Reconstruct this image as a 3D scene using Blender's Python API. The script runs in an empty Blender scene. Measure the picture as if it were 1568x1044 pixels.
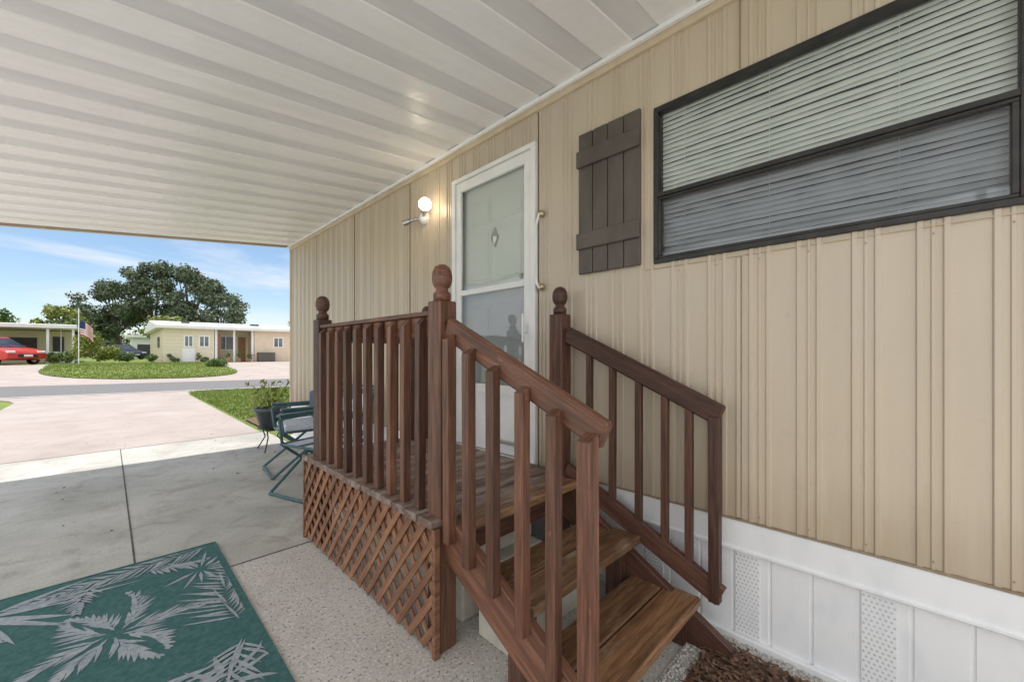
import bpy, bmesh, math, random
import numpy as np
from mathutils import Vector, Matrix
random.seed(7); np.random.seed(7)
S=bpy.context.scene
COL=S.collection
R=math.radians
# ------------------------------------------------------------ materials
def nm(name):
    m=bpy.data.materials.new(name); m.use_nodes=True
    nt=m.node_tree; b=nt.nodes['Principled BSDF']
    return m,nt,b
def ramp(nt,stops,fac):
    r=nt.nodes.new('ShaderNodeValToRGB')
    e=r.color_ramp.elements
    e[0].position=stops[0][0]; e[0].color=(*stops[0][1],1)
    e[1].position=stops[-1][0]; e[1].color=(*stops[-1][1],1)
    for p,c in stops[1:-1]:
        k=e.new(p); k.color=(*c,1)
    nt.links.new(fac,r.inputs[0]); return r.outputs[0]
def coords(nt,scale,kind='Object',rnd=False):
    t=nt.nodes.new('ShaderNodeTexCoord'); mp=nt.nodes.new('ShaderNodeMapping')
    mp.inputs['Scale'].default_value=scale
    nt.links.new(t.outputs[kind],mp.inputs[0])
    if rnd:
        o=nt.nodes.new('ShaderNodeObjectInfo')
        m=nt.nodes.new('ShaderNodeMath'); m.operation='MULTIPLY'; m.inputs[1].default_value=37
        nt.links.new(o.outputs['Random'],m.inputs[0]); nt.links.new(m.outputs[0],mp.inputs['Location'])
    return mp.outputs[0]
def noise(nt,vec,scale,detail=4,rough=.55,dist=0):
    n=nt.nodes.new('ShaderNodeTexNoise'); n.inputs['Scale'].default_value=scale
    n.inputs['Detail'].default_value=detail; n.inputs['Roughness'].default_value=rough
    n.inputs['Distortion'].default_value=dist
    nt.links.new(vec,n.inputs['Vector']); return n.outputs['Fac']
def mix(nt,a,b,fac,mode='MIX'):
    m=nt.nodes.new('ShaderNodeMix'); m.data_type='RGBA'; m.blend_type=mode
    for sock,v in ((m.inputs[6],a),(m.inputs[7],b)):
        if isinstance(v,tuple): sock.default_value=(*v,1)
        else: nt.links.new(v,sock)
    if isinstance(fac,(int,float)): m.inputs[0].default_value=fac
    else: nt.links.new(fac,m.inputs[0])
    return m.outputs[2]
def bump(nt,b,h,strength,dist=.01):
    n=nt.nodes.new('ShaderNodeBump'); n.inputs['Strength'].default_value=strength; n.inputs['Distance'].default_value=dist
    nt.links.new(h,n.inputs['Height']); nt.links.new(n.outputs[0],b.inputs['Normal'])
def pmat(name,c1,c2,scale=(1,1,1),ns=5,rough=.6,bs=0.,lo=.35,hi=.65,metal=0,rnd=False,detail=5,spec=.5):
    m,nt,b=nm(name); v=coords(nt,scale,rnd=rnd); n=noise(nt,v,ns,detail)
    nt.links.new(ramp(nt,[(lo,c1),(hi,c2)],n),b.inputs['Base Color'])
    b.inputs['Roughness'].default_value=rough; b.inputs['Metallic'].default_value=metal
    b.inputs['Specular IOR Level'].default_value=spec
    if bs: bump(nt,b,n,bs)
    return m
def woodmat(name,dark,mid,light,rough=.5,worn=None,wornlo=.55):
    m,nt,b=nm(name)
    v=coords(nt,(1.6,22,22),rnd=True); n=noise(nt,v,1.6,6,.6,.6)
    v2=coords(nt,(6,120,120),rnd=True); n2=noise(nt,v2,1.2,3)
    c=ramp(nt,[(.3,dark),(.5,mid),(.7,light)],n)
    g=ramp(nt,[(.35,(.62,.6,.58)),(.6,(1,1,1))],n2)
    c=mix(nt,c,g,1.0,'MULTIPLY')
    o=nt.nodes.new('ShaderNodeObjectInfo')
    tone=ramp(nt,[(0,(.72,.72,.72)),(1,(1.25,1.2,1.15))],o.outputs['Random'])
    c=mix(nt,c,tone,1.0,'MULTIPLY')
    v5=coords(nt,(3,9,9),rnd=True); n5=noise(nt,v5,4,6,.75)
    c=mix(nt,c,tuple(min(1,q*1.7+.03) for q in light),ramp(nt,[(.64,(0,0,0)),(.72,(.6,.6,.6))],n5))
    if worn:
        v3=coords(nt,(1.2,4,4),rnd=True); n3=noise(nt,v3,3,5,.65)
        f=ramp(nt,[(wornlo,(0,0,0)),(wornlo+.16,(1,1,1))],n3)
        c=mix(nt,c,worn,f)
    nt.links.new(c,b.inputs['Base Color'])
    nt.links.new(ramp(nt,[(.3,(rough-.1,)*3),(.7,(rough+.2,)*3)],n5),b.inputs['Roughness'])
    bump(nt,b,n2,.35,.002)
    return m
M={}
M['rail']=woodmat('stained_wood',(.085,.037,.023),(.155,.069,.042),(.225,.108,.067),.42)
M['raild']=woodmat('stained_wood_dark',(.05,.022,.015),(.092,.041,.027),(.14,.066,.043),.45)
M['lat']=woodmat('lattice_wood',(.16,.072,.04),(.28,.135,.074),(.40,.205,.115),.55)
M['tread']=woodmat('tread_wood',(.09,.044,.022),(.20,.105,.052),(.33,.19,.10),.45,worn=(.30,.215,.145),wornlo=.53)
M['deck']=woodmat('deck_wood',(.13,.087,.068),(.21,.143,.113),(.29,.205,.163),.6,worn=(.32,.27,.235),wornlo=.48)
def siding():
    m,nt,b=nm('beige_aluminium_siding')
    v=coords(nt,(1,3,.35)); n=noise(nt,v,1.3,4)
    v2=coords(nt,(1,1,1)); n2=noise(nt,v2,.9,3)
    v3=coords(nt,(1,1.5,1.2)); n3=noise(nt,v3,9,7,.75)
    c=ramp(nt,[(.3,(.54,.46,.355)),(.7,(.59,.51,.405))],n)
    c=mix(nt,c,ramp(nt,[(.3,(.92,.925,.96)),(.7,(1.0,.98,.94))],n2),1,'MULTIPLY')
    c=mix(nt,c,ramp(nt,[(.25,(.80,.79,.78)),(.40,(1,1,1))],n3),.55,'MULTIPLY')
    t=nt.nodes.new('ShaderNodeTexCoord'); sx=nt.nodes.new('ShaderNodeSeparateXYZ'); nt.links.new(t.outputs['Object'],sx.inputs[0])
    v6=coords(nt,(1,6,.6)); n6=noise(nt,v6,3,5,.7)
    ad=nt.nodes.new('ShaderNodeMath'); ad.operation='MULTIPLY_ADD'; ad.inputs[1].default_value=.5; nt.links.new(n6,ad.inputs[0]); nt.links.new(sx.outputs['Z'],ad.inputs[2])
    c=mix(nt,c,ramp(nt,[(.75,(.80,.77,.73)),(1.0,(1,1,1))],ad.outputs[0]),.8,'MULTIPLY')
    nt.links.new(c,b.inputs['Base Color']); b.inputs['Roughness'].default_value=.33
    v4=coords(nt,(1,1.6,.8)); bump(nt,b,noise(nt,v4,4,3),.4,.01)
    return m
M['siding']=siding()
M['trim']=pmat('beige_trim',(.54,.44,.31),(.62,.52,.38),ns=6,rough=.45)
M['seam']=pmat('dark_seam_metal',(.25,.19,.13),(.33,.26,.18),ns=30,rough=.6)  # darker metal tone for seams, screws and bottom trim
M['white']=pmat('white_paint',(.78,.79,.80),(.85,.85,.85),ns=7,rough=.35,lo=.3,hi=.6)
M['skirt']=pmat('white_vinyl_skirt',(.74,.76,.79),(.83,.84,.85),scale=(1,2,1),ns=5,rough=.4,lo=.25,hi=.5)
M['door']=pmat('door_white',(.84,.85,.83),(.88,.88,.86),ns=3,rough=.4)
M['black']=pmat('black_frame',(.014,.013,.013),(.032,.03,.028),ns=14,rough=.45)
M['shut']=pmat('shutter_brown_paint',(.080,.067,.057),(.115,.097,.083),scale=(1,1,.4),ns=9,rough=.55,bs=.1)
M['blind']=pmat('blind_slat',(.82,.84,.82),(.89,.90,.88),scale=(1,2,1),ns=6,rough=.5)
M['dark']=pmat('dark_interior',(.06,.062,.065),(.09,.09,.095),ns=2,rough=.9)
M['brass']=pmat('brass',(.42,.33,.18),(.6,.5,.32),ns=20,rough=.3,metal=.9)
M['silver']=pmat('satin_metal',(.45,.45,.45),(.6,.6,.6),ns=20,rough=.3,metal=.9)
def glass(name,tint,refl):
    m=bpy.data.materials.new(name); m.use_nodes=True; nt=m.node_tree; nt.nodes.clear()
    o=nt.nodes.new('ShaderNodeOutputMaterial'); t=nt.nodes.new('ShaderNodeBsdfTransparent'); t.inputs[0].default_value=(*tint,1)
    g=nt.nodes.new('ShaderNodeBsdfGlossy'); g.inputs['Roughness'].default_value=.03
    v=coords(nt,(1,1,1)); n=noise(nt,v,1.6,2)
    bp=nt.nodes.new('ShaderNodeBump'); bp.inputs['Strength'].default_value=.12; bp.inputs['Distance'].default_value=.03
    nt.links.new(n,bp.inputs['Height']); nt.links.new(bp.outputs[0],g.inputs['Normal'])
    lw=nt.nodes.new('ShaderNodeFresnel'); lw.inputs[0].default_value=1.5
    ma=nt.nodes.new('ShaderNodeMath'); ma.operation='ADD'; ma.inputs[1].default_value=refl
    nt.links.new(lw.outputs[0],ma.inputs[0])
    mx=nt.nodes.new('ShaderNodeMixShader'); nt.links.new(ma.outputs[0],mx.inputs[0])
    nt.links.new(t.outputs[0],mx.inputs[1]); nt.links.new(g.outputs[0],mx.inputs[2]); nt.links.new(mx.outputs[0],o.inputs[0])
    return m
M['glass']=glass('window_glass',(.95,.985,.97),.05)
M['screen']=glass('screened_glass',(.64,.67,.72),.06)
def ceilmat():
    m,nt,b=nm('white_aluminium_ceiling')
    v=coords(nt,(.5,6,1)); n=noise(nt,v,2,4)
    nt.links.new(ramp(nt,[(.3,(.84,.84,.85)),(.7,(.90,.90,.90))],n),b.inputs['Base Color'])
    b.inputs['Roughness'].default_value=.24
    v2=coords(nt,(1,.8,1)); bump(nt,b,noise(nt,v2,3.5,4),.6,.02)
    return m
M['ceil']=ceilmat()
M['ceil2']=pmat('ceiling_rib_metal',(.67,.675,.69),(.75,.755,.76),scale=(.5,3,1),ns=3,rough=.35)
def concrete(name,a,b_,c_,speck=None,bs=.15,stain=.55):
    m,nt,b=nm(name); v=coords(nt,(1,1,1))
    n=noise(nt,v,1.1,7,.62,.4); n2=noise(nt,v,70,3)
    c=ramp(nt,[(.3,a),(.5,b_),(.7,c_)],n)
    c=mix(nt,c,ramp(nt,[(.3,(.8,.8,.8)),(.6,(1.05,1.05,1.05))],n2),.8,'MULTIPLY')
    if speck:
        n3=noise(nt,v,95,2,.5); n4=noise(nt,v,75,2,.5)
        c=mix(nt,c,speck,ramp(nt,[(.60,(0,0,0)),(.66,(1,1,1))],n3))
        c=mix(nt,c,(.22,.185,.15),ramp(nt,[(.60,(0,0,0)),(.66,(1,1,1))],n4))
    n5=noise(nt,v,3.2,6,.7,1.2)
    c=mix(nt,c,ramp(nt,[(.32,(.64,.60,.53)),(.50,(1,1,1))],n5),stain,'MULTIPLY')
    nt.links.new(c,b.inputs['Base Color']); b.inputs['Roughness'].default_value=.65
    bump(nt,b,n2,bs,.004); return m
M['conc']=concrete('slab_concrete',(.36,.345,.30),(.47,.455,.41),(.57,.555,.51),stain=.7)
M['terr']=concrete('speckled_slab',(.50,.475,.43),(.57,.545,.50),(.63,.605,.56),speck=(.76,.735,.69),bs=.4,stain=.3)
M['joint']=pmat('slab_joint',(.06,.055,.05),(.13,.12,.10),ns=20,rough=.9)
M['drive']=concrete('pink_driveway',(.36,.30,.265),(.41,.345,.307),(.455,.39,.352),stain=.35)
M['pale']=concrete('pale_concrete',(.58,.55,.51),(.64,.61,.57),(.68,.65,.61))
M['asph']=pmat('asphalt',(.13,.13,.13),(.19,.185,.18),ns=12,rough=.9,bs=.2)
def grassm():
    m,nt,b=nm('lawn'); v=coords(nt,(1,1,1)); n=noise(nt,v,.8,6,.65); n2=noise(nt,v,45,4)
    c=ramp(nt,[(.3,(.12,.17,.03)),(.55,(.18,.24,.045)),(.75,(.27,.29,.08))],n)
    c=mix(nt,c,ramp(nt,[(.3,(.5,.5,.5)),(.7,(1.3,1.3,1.2))],n2),.8,'MULTIPLY')
    nt.links.new(c,b.inputs['Base Color']); b.inputs['Roughness'].default_value=.9; bump(nt,b,n2,.6,.04); return m
M['grass']=grassm()
M['blade']=pmat('grass_blades',(.14,.21,.035),(.27,.32,.08),ns=3,rough=.8)
M['mulch']=pmat('mulch',(.06,.032,.02),(.24,.14,.09),ns=60,rough=.95,bs=.9)
M['gravel']=pmat('white_gravel',(.34,.32,.29),(.70,.68,.64),ns=90,rough=.9,bs=.8)
M['brick']=pmat('edging_brick',(.24,.10,.06),(.36,.19,.13),ns=20,rough=.9,bs=.3)
M['rug']=pmat('rug_teal',(.032,.11,.105),(.06,.155,.147),ns=45,rough=.95,bs=.3)
M['rugl']=pmat('rug_pale',(.26,.305,.33),(.39,.425,.45),ns=38,rough=.95,bs=.3)
M['foam']=pmat('concrete_steps_paint',(.42,.40,.34),(.62,.59,.50),ns=6,rough=.8)
M['teal']=pmat('teal_tube',(.035,.085,.095),(.055,.125,.135),ns=10,rough=.35)
M['fab1']=pmat('chair_webbing_pale',(.50,.56,.64),(.64,.68,.74),ns=30,rough=.8)
M['fab2']=pmat('chair_webbing_dark',(.05,.08,.13),(.09,.13,.19),ns=30,rough=.8)
M['pot']=pmat('dark_pot',(.05,.065,.075),(.09,.11,.12),ns=10,rough=.5)
def leafmat(name,a,b_,c_):
    m,nt,b=nm(name); v=coords(nt,(1,1,1)); n=noise(nt,v,.9,5,.7)
    nt.links.new(ramp(nt,[(.3,a),(.5,b_),(.7,c_)],n),b.inputs['Base Color']); b.inputs['Roughness'].default_value=.6
    return m
M['leafd']=leafmat('foliage_dark',(.055,.085,.05),(.09,.12,.065),(.135,.17,.09))
M['leafy']=leafmat('foliage_yellowgreen',(.12,.15,.03),(.21,.25,.05),(.33,.33,.08))
M['leafm']=leafmat('foliage_mid',(.05,.095,.025),(.09,.15,.035),(.15,.20,.055))
M['bark']=pmat('bark',(.06,.045,.035),(.14,.11,.085),scale=(6,6,1),ns=4,rough=.9,bs=.5)
M['cream']=pmat('cream_house_wall',(.70,.62,.45),(.76,.68,.51),scale=(1,1,8),ns=3,rough=.7)
M['peach']=pmat('peach_house_wall',(.70,.57,.43),(.76,.63,.48),ns=3,rough=.7)
M['roofw']=pmat('white_roof',(.74,.74,.74),(.82,.82,.81),ns=2,rough=.5)
M['carred']=pmat('red_car_paint',(.45,.025,.02),(.55,.04,.03),ns=2,rough=.2)
M['carblue']=pmat('dark_car_paint',(.03,.04,.07),(.05,.06,.1),ns=2,rough=.2)
M['cglass']=pmat('car_glass',(.02,.025,.03),(.05,.06,.07),ns=2,rough=.08)
M['wglass']=pmat('house_window_glass',(.10,.12,.13),(.20,.22,.23),ns=2,rough=.1)
M['tyre']=pmat('tyre',(.02,.02,.02),(.035,.035,.035),ns=20,rough=.9)
M['lamp']=pmat('car_lamp',(.7,.7,.7),(.85,.85,.85),ns=5,rough=.2)
M['orange']=pmat('terracotta',(.30,.16,.09),(.38,.22,.13),ns=5,rough=.8)
# ------------------------------------------------------------ helpers
def empty(name,loc=(0,0,0)):
    e=bpy.data.objects.new(name,None); e.location=(0,0,0); COL.objects.link(e); return e
def mkobj(name,verts,faces,mat,parent=None,smooth=False,mats=None,midx=None):
    me=bpy.data.meshes.new(name); me.from_pydata([tuple(v) for v in verts],[],faces); me.update()
    o=bpy.data.objects.new(name,me); COL.objects.link(o)
    if mats:
        for k in mats: me.materials.append(k)
        me.polygons.foreach_set('material_index',midx)
    else: me.materials.append(mat)
    if smooth: me.polygons.foreach_set('use_smooth',[True]*len(me.polygons))
    if parent: o.parent=parent
    return o
BF=[(0,3,2,1),(4,5,6,7),(0,1,5,4),(1,2,6,5),(2,3,7,6),(3,0,4,7)]
def bv(x0,x1,y0,y1,z0,z1):
    return [(x0,y0,z0),(x1,y0,z0),(x1,y1,z0),(x0,y1,z0),(x0,y0,z1),(x1,y0,z1),(x1,y1,z1),(x0,y1,z1)]
def addbev(o,w,seg=1):
    m=o.modifiers.new('bevel','BEVEL'); m.width=w; m.segments=seg; m.limit_method='ANGLE'
def box(name,x0,x1,y0,y1,z0,z1,mat,parent=None,bev=0):
    o=mkobj(name,bv(x0,x1,y0,y1,z0,z1),BF,mat,parent)
    if bev: addbev(o,bev)
    return o
def boxes(name,lst,mat,parent=None,bev=0,seg=1):
    V=[];F=[]
    for b in lst:
        k=len(V); V+=bv(*b); F+=[tuple(i+k for i in f) for f in BF]
    o=mkobj(name,V,F,mat,parent)
    if bev: addbev(o,bev,seg)
    return o
def board(name,p0,p1,w,h,mat,parent,up=(0,0,1),bev=.003):
    p0=Vector(p0);p1=Vector(p1);x=(p1-p0);L=x.length;x.normalize();u=Vector(up)
    y=u.cross(x);y.normalize();z=x.cross(y)
    o=mkobj(name,bv(-L/2,L/2,-w/2,w/2,-h/2,h/2),BF,mat,parent)
    Mx=Matrix((x,y,z)).transposed().to_4x4(); Mx.translation=(p0+p1)/2
    o.matrix_world=Mx
    if bev: addbev(o,bev)
    return o
def lathe(name,prof,cx,cy,mat,parent=None,n=24):
    V=[];F=[]
    for r,z in prof:
        for i in range(n):
            a=2*math.pi*i/n; V.append((cx+r*math.cos(a),cy+r*math.sin(a),z))
    for j in range(len(prof)-1):
        for i in range(n):
            F.append((j*n+i,j*n+(i+1)%n,(j+1)*n+(i+1)%n,(j+1)*n+i))
    return mkobj(name,V,F,mat,parent,True)
def tube(name,pts,r,mat,parent=None,cyc=False):
    cu=bpy.data.curves.new(name,'CURVE'); cu.dimensions='3D'; cu.bevel_depth=r; cu.bevel_resolution=3; cu.use_fill_caps=True
    sp=cu.splines.new('POLY'); sp.points.add(len(pts)-1); sp.use_cyclic_u=cyc
    for i,p in enumerate(pts): sp.points[i].co=(*p,1)
    cu.materials.append(mat); o=bpy.data.objects.new(name,cu); COL.objects.link(o)
    if parent:o.parent=parent
    return o
def gz(y):
    t=min(1,max(0,(y-22.5)/11)); return .5*t*t*(3-2*t)
def patch(name,f,nu,nv,off,mat,parent=None):
    V=[];F=[]
    for j in range(nv+1):
        for i in range(nu+1):
            x,y=f(i/nu,j/nv); V.append((x,y,gz(y)+off))
    for j in range(nv):
        for i in range(nu):
            a=j*(nu+1)+i; F.append((a,a+1,a+nu+2,a+nu+1))
    return mkobj(name,V,F,mat,parent)
def rect(x0,x1,y0,y1): return lambda u,v:(x0+(x1-x0)*u,y0+(y1-y0)*v)
# ------------------------------------------------------------ ground
ygrid=[-60,-20,0,10,20,22.5]+[22.5+11*i/12 for i in range(1,13)]+[40,60,100,200,600]
V=[];F=[]
xs=[-400,-100,-30,0,30,100,400]
for y in ygrid:
    for x in xs: V.append((x,y,gz(y)-.012))
for j in range(len(ygrid)-1):
    for i in range(len(xs)-1):
        a=j*len(xs)+i; F.append((a,a+1,a+len(xs)+1,a+len(xs)))
mkobj('ground_lawn',V,F,M['grass'])
W=1.87
patch('carport_slab',rect(-1.25,W+.1,2.745,6.0),4,4,0,M['conc'])
patch('carport_slab_speckled',rect(-1.25,W+.1,-4,2.735),4,4,0,M['terr'])
patch('carport_slab_end',rect(-1.25,1.72,6.0,7.05),4,4,0,M['conc'])
patch('side_bounce_pavement',rect(-12,-1.26,-10,7.05),4,4,0,M['pale'])  # unseen pale paving, added to bounce sunlight under the carport
patch('back_bounce_pavement',rect(-1.26,W,-10,-4.01),4,4,0,M['pale'])  # also out of view, added to bounce light in from behind
j=empty('slab_joints')
patch('joint_long',rect(.104,.113,2.74,7.05),1,1,.003,M['joint'],j)
patch('joint_cross',rect(-1.25,W,2.735,2.745),1,1,.002,M['joint'],j)
patch('joint_end',rect(-1.25,1.72,7.05,7.065),1,1,.002,M['joint'],j)
def yn(x): return 16.9-.2*x
def yf(x): return 22.1-.24*x
def drv(u,v):
    y=7.065+(17-7.065)*v
    fl=max(0,(y-15.2))**1.6*.35
    xl=-1.6-fl; xr=1.65+fl*.7
    x=xl+(xr-xl)*u
    y=7.065+(yn(x)-7.065)*v
    return x,y
patch('driveway',drv,6,16,.0,M['drive'])
patch('road',lambda u,v:(-60+120*u,yn(-60+120*u)+(yf(-60+120*u)-yn(-60+120*u))*v),12,3,.004,M['asph'])
patch('gutter',lambda u,v:(-60+120*u,yn(-60+120*u)-.25*(1-v)),12,1,.008,M['conc'])
patch('neighbour_driveway',lambda u,v:(-14+36*u,yf(-14+36*u)+(36.9-yf(-14+36*u))*v),12,24,.0,M['drive'])
def isl(u,v):
    y=24.6+(36.5-24.6)*v
    e=math.sqrt(max(0,1-(max(0,.35-v)/.36)**2))
    xl=1.6-(3.9)*e; xr=1.6+3.9*e - 1.0*v
    return xl+(xr-xl)*u,y-.22*(xl+(xr-xl)*u)*(1-v)
patch('lawn_island',isl,10,24,.035,M['grass'])
patch('mulch_bed',rect(1.74,W+3,7.1,8.6),4,3,.02,M['mulch'])
st=empty('planting_strip')
patch('gravel_border',rect(1.30,W-.005,-1.5,.66),3,6,.006,M['gravel'],st)
patch('mulch_fill',rect(1.47,1.79,-1.4,.585),3,6,.012,M['mulch'],st)
bl=[]
for k in range(9): bl.append((1.41,1.465,.57-.21*k-.2,.57-.21*k,.0,.03))
boxes('edging_bricks',bl,M['brick'],st,.004)
V=[];F=[]
for i in range(1800):
    x=random.uniform(1.47,1.79);y=random.uniform(-.6,.58);a=random.random()*6.28;l=random.uniform(.008,.024);w=random.uniform(.003,.007)
    z=.016+random.random()*.018;dz=random.uniform(-.008,.010)
    c,s_=math.cos(a),math.sin(a);k=len(V)
    V+=[(x-c*l-s_*w,y-s_*l+c*w,z),(x-c*l+s_*w,y-s_*l-c*w,z),(x+c*l+s_*w,y+s_*l-c*w,z+dz),(x+c*l-s_*w,y+s_*l+c*w,z+dz)];F.append((k,k+1,k+2,k+3))
mkobj('mulch_chips',V,F,M['mulch'],st)
V=[];F=[]
for i in range(2200):
    while True:
        x=random.uniform(1.31,W-.01);y=random.uniform(-.6,.65)
        if not(1.40<x<1.79 and y<.585): break
    r=random.uniform(.004,.009);k=len(V);a=random.random()*3
    pts=[(r*math.cos(a+t),r*math.sin(a+t),0) for t in (0,1.57,3.14,4.71)]
    V+=[(x+p[0],y+p[1],.008) for p in pts]+[(x,y,.008+r)]
    F+=[(k,k+1,k+4),(k+1,k+2,k+4),(k+2,k+3,k+4),(k+3,k,k+4)]
mkobj('pebbles',V,F,M['gravel'],st)
def blades(name,n,xf,zf,h,w):
    V=[];F=[]
    for i in range(n):
        x,y=xf()
        z=zf(y); a=random.random()*6.28; hh=h*random.uniform(.5,1.3); k=len(V)
        dx,dy=math.cos(a)*w,math.sin(a)*w; lx,ly=random.uniform(-.5,.5)*hh,random.uniform(-.5,.5)*hh
        V+=[(x-dx,y-dy,z),(x+dx,y+dy,z),(x+lx,y+ly,z+hh)];F.append((k,k+1,k+2))
    mkobj(name,V,F,M['blade'])
def ga():
    while True:
        x=random.uniform(1.7,6);y=random.uniform(8.6,16.5)
        if y<yn(x)-.3 and x>1.68+max(0,y-15.2)**1.6*.25: return x,y
blades('grass_tufts',22000,ga,lambda y:-.012,.05,.012)
def gb():
    v=random.random();u=random.random();return isl(u,v)
blades('grass_tufts',12000,gb,lambda y:gz(y)+.03,.07,.025)
V=[];F=[]
for i in range(55):
    if i<30: x,y=random.uniform(-.6,1.6),random.uniform(3.2,9)
    else: x,y=random.uniform(1.0,1.8),random.uniform(3.0,6.8)
    a=random.random()*6.28;l=random.uniform(.008,.02);k=len(V);c,s_=math.cos(a),math.sin(a)
    V+=[(x-c*l,y-s_*l,.006),(x-s_*l*.4,y+c*l*.4,.012),(x+c*l,y+s_*l,.008),(x+s_*l*.4,y-c*l*.4,.006)];F.append((k,k+3,k+2,k+1))
mkobj('fallen_leaves',V,F,M['mulch'])
# ------------------------------------------------------------ mobile home
H=empty('mobile_home')
PAT=[(0,0),(.062,0),(.066,.0065),(.079,.0065),(.083,0),(.096,0),(.099,.0045),(.107,.0045),(.110,0),(.123,0),(.127,.0065),(.140,.0065),(.144,0)]
PER=.1625
def prof(y0,y1,pat=PAT,per=PER):
    P=[];k=math.floor(y0/per)-1
    while k*per<y1+per:
        for a,b in pat: P.append((k*per+a,b))
        k+=1
    def off(y):
        for i in range(len(P)-1):
            if P[i][0]<=y<=P[i+1][0]:
                d=P[i+1][0]-P[i][0]; t=(y-P[i][0])/d if d>0 else 0
                return P[i][1]+(P[i+1][1]-P[i][1])*t
        return 0
    out=[(y0,off(y0))]+[p for p in P if y0<p[0]<y1]+[(y1,off(y1))]
    return out
def ribwall(name,y0,y1,z0,z1,mat,parent,x=W,pat=PAT,per=PER):
    P=prof(y0,y1,pat,per);V=[];F=[]
    for y,o in P: V+= [(x-o,y,z0),(x-o,y,z1)]
    for i in range(len(P)-1): F.append((2*i,2*i+1,2*i+3,2*i+2))
    return mkobj(name,V,F,mat,parent)
ZT=2.756
WY0,WY1,WZ0,WZ1=-.25,.865,1.654,2.389
DY0,DY1,DZ0,DZ1=1.632,2.452,.53,2.485
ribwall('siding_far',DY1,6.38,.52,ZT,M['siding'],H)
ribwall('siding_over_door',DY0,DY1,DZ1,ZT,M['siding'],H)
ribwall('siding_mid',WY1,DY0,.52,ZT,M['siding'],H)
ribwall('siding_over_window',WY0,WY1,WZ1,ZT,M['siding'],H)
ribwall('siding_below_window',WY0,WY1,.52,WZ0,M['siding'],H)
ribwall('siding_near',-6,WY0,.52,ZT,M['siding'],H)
sl=[]
for y in (.4955,1.617,3.109,4.234,5.35,-.62):
    sl.append((W-.0085,W-.0,y-.0015,y+.0015,.525,WZ0-.035 if y==.4955 else ZT-.06))
sl.append((W-.0085,W,.4985,.5015,WZ1+.02,ZT-.06))
boxes('panel_seams',sl,M['seam'],H)
boxes('seam_covers',[(W-.009,W,y+.0015,y+.018,.525,z) for y,z in ((.4955,WZ0-.035),(1.590,ZT-.06),(3.109,ZT-.06),(4.234,ZT-.06),(5.35,ZT-.06))],M['siding'],H,.002)
boxes('sill_lip',[(W-.0085,W,-3,WY1+.06,WZ0-.031,WZ0-.028)],M['trim'],H,.001)
sc=[]
for k in range(36):
    y=-1+.025+k*PER+.103
    if y<WY1: sc.append((W-.009,W,y-.002,y+.002,WZ0-.056,WZ0-.052))
    sc.append((W-.009,W,y-.002,y+.002,.545,.549))
boxes('screws',sc,M['seam'],H)
boxes('top_trim',[(W-.022,W,-6,6.385,ZT-.055,ZT),(W-.03,W-.001,-6,6.385,ZT-.014,ZT+.003)],M['trim'],H,.002)
boxes('corner_trim',[(W-.014,W+.02,6.35,6.39,.5,ZT-.056)],M['trim'],H,.002)
boxes('bottom_trim',[(W-.010,W,-6,6.38,.513,.521)],M['seam'],H)
box('end_wall',W+.021,6,6.34,6.375,.0,2.75,M['siding'],H)
box('body',2.5,6,-6,6.33,.0,2.75,M['siding'],H)
box('home_roof',W+.03,6.2,-6.1,6.5,2.78,2.86,M['roofw'],H)
SP=[(0,0),(.118,0),(.122,-.006),(.128,-.006),(.132,0)]
ribwall('skirt_panels',-6,6.34,.0,.40,M['skirt'],H,x=W+.012,pat=SP,per=.135)
boxes('skirt_top_rail',[(W-.006,W+.015,-6,6.34,.392,.512),(W-.014,W+.014,-6,6.34,.385,.40)],M['skirt'],H,.003)
boxes('skirt_bottom_rail',[(W-.01,W+.014,-6,6.34,0,.032)],M['skirt'],H,.003)
M['vent']=pmat('vent_holes',(.50,.51,.53),(.60,.61,.63),ns=9,rough=.6)
V=[];F=[]
for k in range(-6,10):
    yc=.472+.405*k
    for b in range(21):
        for a in range(6):
            y=yc-.036+a*.0145+(b%2)*.00725; z=.05+b*.0165; r=.0048
            if z>.375: continue
            kk=len(V)
            V+=[(W+.0075,y-r,z),(W+.0075,y,z-r*1.1),(W+.0075,y+r,z),(W+.0075,y,z+r*1.1)]
            F+=[(kk,kk+3,kk+2,kk+1)]
mkobj('skirt_vent_holes',V,F,M['vent'],H)
boxes('skirt_vent_strips',[(W+.008,W+.0115,.472+.405*k-.042,.472+.405*k+.05,.035,.384) for k in range(-6,10)],M['skirt'],H,.001)
# ---- window
x0=W-.016;x1=W+.03;ft=.018
zr=1.968
boxes('window_frame',[(x0,x1,WY0-.008,WY1+.008,WZ1-ft,WZ1+.008),(x0,x1,WY0-.008,WY1+.008,WZ0-.008,WZ0+ft-.004),
 (x0,x1,WY1-ft+.006,WY1+.008,WZ0+.014,WZ1-ft),(x0,x1,WY0-.008,WY0+ft,WZ0+.014,WZ1-ft),
 (x0-.006,x1,WY0+ft,WY1-ft+.006,zr-.008,zr+.012)],M['black'],H,.002)
boxes('lower_sash',[(x0+.002,x1,WY0+ft,WY1-.014,zr-.020,zr-.008),(x0+.002,x1,WY0+ft,WY1-.014,WZ0+.014,WZ0+.026),(x0+.002,x1,WY0+ft,WY0+.034,WZ0+.026,zr-.020),(x0+.002,x1,WY1-.026,WY1-.013,WZ0+.026,zr-.020)],M['black'],H,.002)
def pane(name,x,y0,y1,z0,z1,mat,parent):
    return mkobj(name,[(x,y0,z0),(x,y1,z0),(x,y1,z1),(x,y0,z1)],[(3,2,1,0)],mat,parent)
pane('upper_glass',W+.004,WY0,WY1,zr,WZ1,M['glass'],H)
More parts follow.
